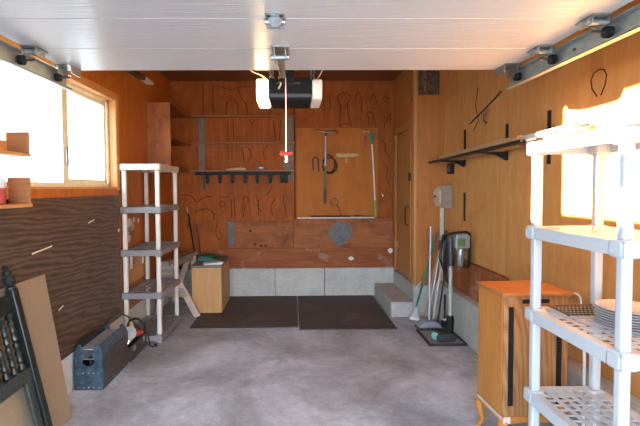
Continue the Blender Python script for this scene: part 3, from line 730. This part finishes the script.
t = thing('cable_coil', 'round coil of dark cable hanging behind the rake handle', 'cable', (.50, YB-.025, 1.78))
bm = MB()
for k in range(4): bm.tube(arc((.497+.006*k-.009, YB-.021-.003*k, 1.775-.012*k), .078+.007*k, 0, 2*PI, 22, 'XZ', .120-.006*k), .0055, 6)
bm.build('coil', 'black_matte', t)
MB().tube([(.44, YB-.03, 1.68), (.50, YB-.032, 1.655), (.57, YB-.03, 1.68)], .007, 6).build('tail', 'black_matte', t)
tag(MB().tube([(.285, YB-.024, 1.68), (.28, YB-.024, 1.80)] + arc((.317, YB-.024, 1.81), .037, PI, 0, 8, 'XZ', .05) + [(.356, YB-.024, 1.70), (.36, YB-.024, 1.66)], .008, 6).build('cable_loop', 'black_matte', None, 0, 2, (.32, YB-.024, 1.74)), 'short loop of black cable hanging left of the rake', 'cable')

t = thing('brush', 'tan wooden brush block with a stub handle on the back wall', 'brush', (.73, ty, 1.88))
MB().box(.585, .875, YB-.07, YB-.014, 1.852, 1.912).build('block', 'tan_brush', t, .016, 3)
MB().lathe([(.012, 0), (.024, .004), (.024, .022), (.012, .026)], (.868, YB-.04, 1.883), (1, 0, 0), 12).build('end_knob', 'tan_brush', t)
MB().tube([(.727, YB-.036, 1.87), (.727, YB-.036, 1.775)], [.016, .012], 10).build('stub_handle', 'mould_tan', t)

t = thing('hoe', 'long pale handled garden tool with a green head on the back wall', 'garden tool', (1.11, ty, 1.05))
MB().prism([(.945, 2.205), (1.185, 2.178), (1.185, 2.165), (1.10, 2.165), (1.06, 2.175), (.95, 2.19)], 'Y', YB-.06, YB-.03).build('head', 'chrome', t, .002)
MB().prism([(1.025, 2.17), (1.085, 2.165), (1.07, 2.02), (1.052, 2.02)], 'Y', YB-.058, YB-.034).build('green_socket', 'green', t, .006)
MB().tube([(1.06, YB-.046, 2.05), (1.085, YB-.046, 1.70), (1.105, YB-.046, 1.25)], .011, 10).build('handle', 'mould_white', t)
MB().tube([(1.104, YB-.046, 1.28), (1.112, YB-.046, 1.062)], .0145, 10).build('lime_grip', 'lime', t)
t = thing('hanging_strap', 'small red strap hanging beside the green headed garden tool', 'strap', (.985, YB-.02, 2.08))
MB().prism([(.955, 2.15), (1.0, 2.14), (1.003, 2.05), (.985, 1.98), (.967, 2.0), (.975, 2.07)], 'Y', YB-.026, YB-.016).build('strap', 'dull_red', t, .002)
MB().tube([(.975, YB-.03, 2.16), (.975, YB-.014, 2.16)], .005, 8).build('nail', 'dark_steel', t)

t = thing('trimmer', 'wire loop hand tool with a red handle resting on the ledge', 'hand tool', (.62, YB-.04, 1.09))
MB().tube(arc((.568, YB-.035, 1.255), .048, -PI*.45, PI*1.35, 18, 'XZ', .052), .005, 8).build('loop', 'dark_steel', t)
MB().tube([(.60, YB-.036, 1.215), (.625, YB-.036, 1.165)], .012, 8).build('ferrule', 'chrome', t)
MB().tube([(.62, YB-.036, 1.175), (.66, YB-.036, 1.08)], [.014, .017], 10).build('handle', 'dull_red', t)
t = thing('ledge', 'thin white ledge strip under the tool board on the back wall', 'ledge', (.58, YB, 1.05))
MB().box(.065, 1.10, YB-.065, YB-.0135, 1.043, 1.060).build('ledge_strip', 'chip_white', t, .002)
tag(MB().tube([(.25, YB-.05, 1.072), (.78, YB-.05, 1.069)], .009, 8).build('rod', 'black', None, 0, 2, (.25, YB-.05, 1.07)), 'black rod lying on the white ledge of the back wall', 'rod')
tag(MB().tube([(.82, YB-.045, 1.069), (1.05, YB-.045, 1.069)], .008, 8).lathe([(.0, 0), (.013, 0), (.013, .05), (0, .05)], (.83, YB-.045, 1.072), (1, 0, 0), 10).build('file', 'dark_steel', None, 0, 2, (.82, YB-.045, 1.069)), 'short dark file on the white ledge near the lime grip', 'file')
tag(MB().tube([(1.21, YB-.002, 1.375), (1.21, YB-.03, 1.37), (1.215, YB-.035, 1.33), (1.23, YB-.025, 1.31)], .008, 8).build('hook', 'chrome', None, 0, 2, (1.21, YB, 1.375)), 'small bright metal hook beside the closet on the back wall', 'hook')

# ------------------------------------------------------------------ corner cubby shelf, upper left
t = thing('cubby_shelf', 'two-tier wooden cubby shelf mounted in the back left corner', 'shelf', (-1.59, 4.76, 1.69))
MB().box(-1.598, -1.34, 4.76, 4.778, 2.02, 2.385).box(-1.598, -1.34, 4.764, 4.778, 1.69, 2.018).build('end_panel', 'cubby_wood', t, .002)
MB().box(-1.598, -1.332, 4.755, YB-.001, 2.385, 2.40).build('top_board', 'cubby_wood', t, .002)
MB().box(-1.598, -1.34, 4.778, YB-.001, 2.018, 2.034).build('middle_shelf', 'cubby_wood', t, .002)
MB().box(-1.598, -1.34, 4.764, YB-.001, 1.675, 1.69).build('bottom_shelf', 'cubby_wood', t, .002)
MB().box(-1.599, -1.590, 4.778, YB-.001, 1.69, 2.385).build('back_panel', 'cubby_wood', t)
t = thing('wall_cleat', 'dark wooden strip with a pale end high on the window wall', 'strip', (XL, 4.3, 2.6))
MB().bar((-1.565, 4.0, 2.60), (-1.565, 4.55, 2.61), .07, .04).build('strip', 'dark_steel', t, .003)
MB().bar((-1.562, 4.55, 2.61), (-1.562, 4.80, 2.615), .075, .03).build('pale_end', 'mould_white', t, .003)

# shallow shelves beside the window
def wall_shelf(z, hgt, lab):
    t = thing('wall_shelf', lab, 'shelf', (XL, 1.85, z), 'shallow shelves beside the window')
    MB().box(XL, -1.470, 1.30, 2.44, z-.018, z).build('shelf_board', 'trim_wood', t, .002)
    MB().box(XL, -1.475, 2.42, 2.436, z, z+hgt).build('end_panel', 'shelf_wood', t, .002)
    MB().box(XL, -1.475, 1.302, 1.318, z, z+hgt).build('end_panel', 'shelf_wood', t, .002)
    MB().box(XL, XL+.008, 1.318, 2.42, z, z+hgt*.6).build('back_strip', 'trim_wood', t)
    return t
wall_shelf(1.65, .122, 'upper shallow wooden shelf beside the bright window')
wall_shelf(1.37, .148, 'lower shallow wooden shelf beside the window, holding a red can')
t = thing('can', 'red can with a white top on the lower window shelf', 'can', (-1.535, 2.25, 1.37))
MB().lathe([(.03, 0), (.036, .003), (.036, .085), (.033, .09)], (-1.535, 2.25, 1.37), (0, 0, 1), 18).build('body', 'dull_red', t)
MB().lathe([(.035, 0), (.036, .004), (.034, .045), (.02, .052)], (-1.535, 2.25, 1.458), (0, 0, 1), 18).build('lid', 'white_plastic', t)

# ------------------------------------------------------------------ sawhorse, box, leaning poles
t = thing('sawhorse', 'weathered wooden sawhorse behind the grey shelving unit', 'sawhorse', (-1.33, 5.05, 0))
MB().bar((-1.40, 4.66, .63), (-1.25, 5.45, .63), .10, .045).build('top_beam', 'weathered', t, .004)
MB().bar((-1.395, 4.72, .60), (-1.26, 5.42, .60), .035, .10).build('under_beam', 'weathered', t, .003)
for a, b in (((-1.37, 4.74, .61), (-1.075, 4.80, 0)), ((-1.41, 4.74, .61), (-1.52, 4.80, 0)), ((-1.255, 5.38, .61), (-1.20, 5.46, 0)), ((-1.30, 5.38, .61), (-1.52, 5.46, 0))):
    MB().bar(a, b, .07, .035, (0, 1, 0)).build('leg', 'raw_wood', t, .003)
MB().prism([(-1.45, .60), (-1.34, .60), (-1.255, .46), (-1.485, .46)], 'Y', 4.70, 4.716).build('gusset', 'weathered', t, .002)
MB().prism([(-1.51, .34), (-1.215, .34), (-1.17, .25), (-1.525, .25)], 'Y', 4.715, 4.735).build('cross_brace', 'weathered', t, .002)

t = thing('wooden_box', 'tan plywood box with a grey top against the back wall', 'box', (-.99, 5.2, .012))
bm = MB().box(-1.160, -.82, 4.90, 4.918, .012, .54).box(-1.160, -1.142, 4.918, 5.53, .012, .54).box(-.838, -.82, 4.918, 5.53, .012, .54).box(-1.142, -.838, 5.512, 5.53, .012, .54).box(-1.142, -.838, 4.918, 5.512, .012, .03)
bm.build('carcass', 'box_wood', t, .002)
MB().box(-1.166, -.812, 4.885, 5.55, .54, .565).build('top', 'box_top', t, .002)
MB().box(-1.166, -.812, 4.882, 4.885, .541, .552).build('green_edge', 'dark_green', t)
pg = thing('folded_cloth', 'dark green folded cloth on top of the plywood box', 'cloth', (-1.05, 5.25, .565))
bm = MB()
bm.prism([(-1.15, .566), (-.93, .566), (-.90, .585), (-.98, .612), (-1.08, .618), (-1.15, .60)], 'Y', 5.13, 5.45)
bm.build('cloth_fold', 'dark_green', pg, .012, 3)
MB().prism([(-1.14, .60), (-1.0, .61), (-.95, .625), (-1.08, .632), (-1.14, .622)], 'Y', 5.15, 5.38).build('cloth_fold', 'dark_green', pg, .008, 3)
bm = MB()
for k in range(5):
    bm.obox((-.945+.004*k, 4.99+.006*k, .5675+.0034*k), (.21, .13, .003), (0, 0, .25+.05*k))
tag(bm.build('paper_stack', 'paper', None, 0, 2, (-.94, 5.0, .565)), 'loose white papers on the front of the plywood box', 'papers')
t = thing('pole', 'thin dark pole with an orange tip leaning on the back wall', 'pole', (-1.17, 5.585, .012))
MB().tube([(-1.19, 5.585, .012), (-1.385, 5.70, 1.12)], .010, 8).build('shaft', 'black', t)
MB().tube([(-1.384, 5.699, 1.11), (-1.405, 5.705, 1.21)], .010, 8).build('tip', 'mould_tan', t)
t = thing('pole', 'shorter dark pole leaning beside the orange tipped one', 'pole', (-1.10, 5.60, .012))
MB().tube([(-1.13, 5.59, .012), (-1.28, 5.70, .98)], .009, 8).build('shaft', 'charcoal', t)

# ------------------------------------------------------------------ floor mats
for x0, x1, y0, lab in ((-1.07, .055, 4.39, 'dark brown rubber floor mat running under the plywood box'), (.068, 1.068, 4.31, 'dark brown rubber floor mat beside the concrete step')):
    t = thing('floor_mat', lab, 'mat', ((x0+x1)/2, 5.0, 0), 'rubber floor mats')
    MB().box(x0, x1, y0, YB-.055, 0, .010).build('mat_sheet', 'mat', t, .003)
    bm = MB().box(x0, x1, y0-.001, y0+.014, .008, .0125)
    bm.build('front_edge', 'rubber_edge', t)

# ------------------------------------------------------------------ toolboxes by the left wall
def toolbox(y0, y1, mat, lab, x0=-1.577, x1=-1.368):
    t = thing('toolbox', lab, 'toolbox', ((x0+x1)/2, (y0+y1)/2, 0))
    h = .175
    bm = MB().box(x0, x1, y0, y1, 0, .006).box(x0, x0+.005, y0, y1, 0, h).box(x1-.005, x1, y0, y1, 0, h).box(x0, x1, y0, y0+.005, 0, h).box(x0, x1, y1-.005, y1, 0, h)
    tub = bm.build('tub', mat, t, .003)
    cx = (x0+x1)/2
    # two lid wings standing open, each with gable ends
    for k in (-1, 1):
        e = cx + k*(x1-x0)/2
        bm = MB().bar((e-k*.004, y0, h), (e-k*.004, y1, h), .006, .006)
        poly = [(e, h-.01), (e, h+.085), (e-k*.030, h+.155), (e-k*.058, h+.155), (e-k*.075, h+.085), (e-k*.060, h+.025), (e-k*.095, h-.01)]
        bm.prism(poly, 'Y', y0, y0+.005).prism(poly, 'Y', y1-.005, y1)
        bm.box(min(e, e-k*.005), max(e, e-k*.005), y0, y1, h-.01, h+.085)
        bm.bar((e-k*.015, y0, h+.120), (e-k*.015, y1, h+.120), .005, .076, (-k*.030, 0, .07))
        wg = bm.build('lid_wing', mat, t, .002)
        MB().box(min(e, e+k*.003), max(e, e+k*.003), y0+.012, y1-.012, h-.006, h+.080).build('dark_wing_face', 'rust_steel', wg)  # thin panel making the wing's long outer face darker and browner
    bm = MB().prism([(x0+.045, h-.01), (x1-.045, h-.01), (x1-.025, h-.04), (x0+.025, h-.04)], 'Y', y0-.004, y0)
    bm.build('end_plate', mat, t, .002)
    MB().lathe([(.012, 0), (.016, .006), (.008, .012), (.008, .04), (.018, .048), (.018, .054)], (cx, y0+.04, h-.005), (0, 0, 1), 12).build('post_knob', 'dark_steel', t)
    for i in range(5):
        for z in (.125, .02): MB().lathe([(.006, 0), (.004, .004)], (x0+.03+i*.037, y0, z), (0, -1, 0), 8).build('rivet', 'tray_grey', tub)
    MB().box(x1, x1+.003, y0+.012, y1-.012, .012, h-.012).build('dark_long_side', 'rust_steel', tub)  # long side covered in a darker, browner tone than the end
    return t
tb = toolbox(3.05, 3.52, 'blue_steel', 'long dented blue steel toolbox standing open on the floor')
MB().box(-1.53, -1.415, 3.07, 3.50, .215, .222).box(-1.53, -1.525, 3.07, 3.50, .215, .29).box(-1.42, -1.415, 3.07, 3.50, .215, .29).box(-1.535, -1.41, 3.065, 3.50, .285, .297).build('inner_tray', 'tray_grey', tb, .003)
x0, x1, y0, y1, h = -1.572, -1.355, 3.55, 3.93, .12
t2 = thing('toolbox', 'low rusty brown steel toolbox heaped with tools behind the blue one', 'toolbox', (-1.46, 3.74, 0))
MB().box(x0, x1, y0, y1, 0, .006).box(x0, x0+.005, y0, y1, 0, h).box(x1-.005, x1, y0, y1, 0, h).box(x0, x1, y0, y0+.005, 0, h).box(x0, x1, y1-.005, y1, 0, h).build('tub', 'rust_steel', t2, .003)
MB().box(x0-.004, x0+.008, y0-.004, y1+.004, h, h+.008).box(x1-.008, x1+.004, y0-.004, y1+.004, h, h+.008).build('rolled_edge', 'dark_steel', t2, .003)
MB().box(x1, x1+.006, 3.60, 3.64, .07, .115).box(x1, x1+.006, 3.83, 3.87, .07, .115).build('clasp', 'tray_grey', t2, .002)
MB().tube([(-1.56, 3.56, .12), (-1.555, 3.57, .30), (-1.53, 3.63, .36), (-1.50, 3.70, .375), (-1.46, 3.78, .31), (-1.40, 3.88, .18), (-1.385, 3.92, .12)], .006, 8).build('bail_handle', 'dark_steel', t2)
t = thing('angle_grinder', 'chrome power tool with a round guard heaped in the rusty toolbox', 'power tool', (-1.43, 3.66, .10))
MB().tube([(-1.45, 3.62, .045), (-1.42, 3.66, .13), (-1.405, 3.69, .215), (-1.40, 3.70, .24)], [.030, .036, .034, .022], 14).build('motor_body', 'chrome', t)
MB().lathe([(.0, 0), (.055, 0), (.06, .006), (.055, .02), (.0, .024)], (-1.412, 3.665, .205), (.5, -.7, .4), 20).build('guard', 'tray_grey', t)
MB().tube([(-1.40, 3.70, .235), (-1.42, 3.73, .28)], [.018, .016], 12).build('side_grip', 'tan_brush', t)
t = thing('drill', 'red power tool lying in the rusty toolbox', 'power tool', (-1.40, 3.82, .10))
MB().tube([(-1.45, 3.80, .12), (-1.40, 3.82, .155), (-1.365, 3.85, .15)], [.022, .032, .022], 14).build('body', 'dull_red', t)
MB().tube([(-1.41, 3.82, .15), (-1.42, 3.83, .03)], .022, 10).build('handle', 'black', t)
t = thing('work_glove', 'black bundled work glove stuffed in the near end of the rusty toolbox', 'glove', (-1.50, 3.60, .10))
MB().tube([(-1.535, 3.60, .08), (-1.52, 3.60, .16), (-1.49, 3.60, .215), (-1.46, 3.60, .22)], [.035, .045, .042, .026], 10).build('palm', 'black_matte', t)
for k in range(4):
    MB().tube([(-1.475-.012*k, 3.585, .22-.004*k), (-1.445-.01*k, 3.572-.004*k, .235-.012*k), (-1.425-.01*k, 3.566-.002*k, .215-.014*k)], [.012, .011, .008], 8).build('finger', 'black_matte', t)
t = thing('cable', 'dark cable curling over the back rim of the rusty toolbox', 'cable', (-1.46, 3.83, .15))
MB().tube(arc((-1.435, 3.88, .18), .075, PI*-.15, PI*1.1, 16, 'XZ', .085), .011, 8).build('loop', 'black', t)
MB().tube([(-1.362, 3.88, .145), (-1.33, 3.90, .12), (-1.318, 3.90, .01), (-1.28, 3.87, .007), (-1.25, 3.90, .007), (-1.29, 3.94, .007)], .006, 8).build('tail', 'black', t)

# ------------------------------------------------------------------ particle board and headboard leaning on the left wall
t = MB().prism([(-1.43, 0), (-1.415, 0), (-1.563, .915), (-1.578, .915)], 'Y', 1.45, 2.70)
tag(t.build('particle_board', 'particle', None, .002, 2, (-1.42, 2.1, 0)), 'tan particle board sheet leaning on the dark wall panelling', 'board')
hb = thing('headboard', 'black painted spindle headboard leaning on the particle board', 'headboard', (-1.34, 1.9, 0))
def hp(u, w, d=0):
    """u: along the wall, w: up the leaning plane (metres), d: out from it"""
    sl = math.radians(10.6)
    return Vector((-1.352 - w*math.sin(sl) + d*math.cos(sl), 2.36 - u - .05*w, w*math.cos(sl) + d*math.sin(sl)))
NRM = (math.cos(math.radians(10.6)), 0, math.sin(math.radians(10.6)))
for u in (0, 1.0):
    MB().bar(hp(u, .0), hp(u, .93), .048, .048, NRM).build('post', 'hb_paint', hb, .006)
    MB().lathe([(.026, 0), (.026, .008), (.014, .014), (.026, .026), (.031, .042), (.024, .060), (.012, .072), (.022, .080), (.024, .092), (.016, .104), (.012, .110), (.017, .118), (.012, .128), (.001, .132)], hp(u, .93), hp(u, 1) - hp(u, .9), 18).build('finial', 'hb_paint', hb)
MB().bar(hp(.02, .855), hp(.98, .855), .10, .028, NRM).build('top_rail', 'hb_paint', hb, .004)
MB().bar(hp(.02, .455), hp(.98, .455), .075, .028, NRM).build('lower_rail', 'hb_worn', hb, .004)
MB().bar(hp(.055, .03), hp(.055, .42), .05, .022, NRM).build('inner_stile', 'hb_worn', hb, .004)
for k in range(15):
    u = .068 + k*.0617
    n = 22; pts = [hp(u, .49+.32*i/n) for i in range(n+1)]
    rr = [(.009 + .009*abs(math.sin(i*1.15))) + (.004 if i in (0, 1, n, n-1) else 0) for i in range(n+1)]
    MB().tube(pts, rr, 10).build('spindle', 'hb_paint', hb)

# ------------------------------------------------------------------ daylight
w = bpy.data.worlds.new('World'); scene.world = w; w.use_nodes = True
bg = w.node_tree.nodes['Background']
bg.inputs[0].default_value = (.64, .82, 1.0, 1); bg.inputs[1].default_value = 7.0
sun = bpy.data.lights.new('sun', 'SUN'); sun.energy = 55; sun.angle = math.radians(.6); sun.color = (1, .82, .55)
so = bpy.data.objects.new('sun', sun); COL.objects.link(so)
so.rotation_euler = Vector((3.3, -1.16, -.245)).to_track_quat('-Z', 'Y').to_euler(); so.location = (-6, 8, 4)

# ------------------------------------------------------------------ camera
cam = bpy.data.cameras.new('camera'); co = bpy.data.objects.new('camera', cam); COL.objects.link(co)
cam.sensor_width = 36; cam.lens = 427/640*36; cam.clip_start = .02
cam.shift_x = .0343; cam.shift_y = -.0158
co.location = (0, 0, 1.45)
R = Matrix.Rotation(math.radians(-.8), 4, 'Z') @ Matrix.Rotation(PI/2 + math.radians(-2.0), 4, 'X') @ Matrix.Rotation(math.radians(-.3), 4, 'Z')
co.rotation_euler = R.to_euler()
scene.camera = co
vs = scene.view_settings
vs.view_transform = 'Standard'; vs.look = 'None'; vs.gamma = 1; vs.use_curve_mapping = False
vs.exposure = 0.95
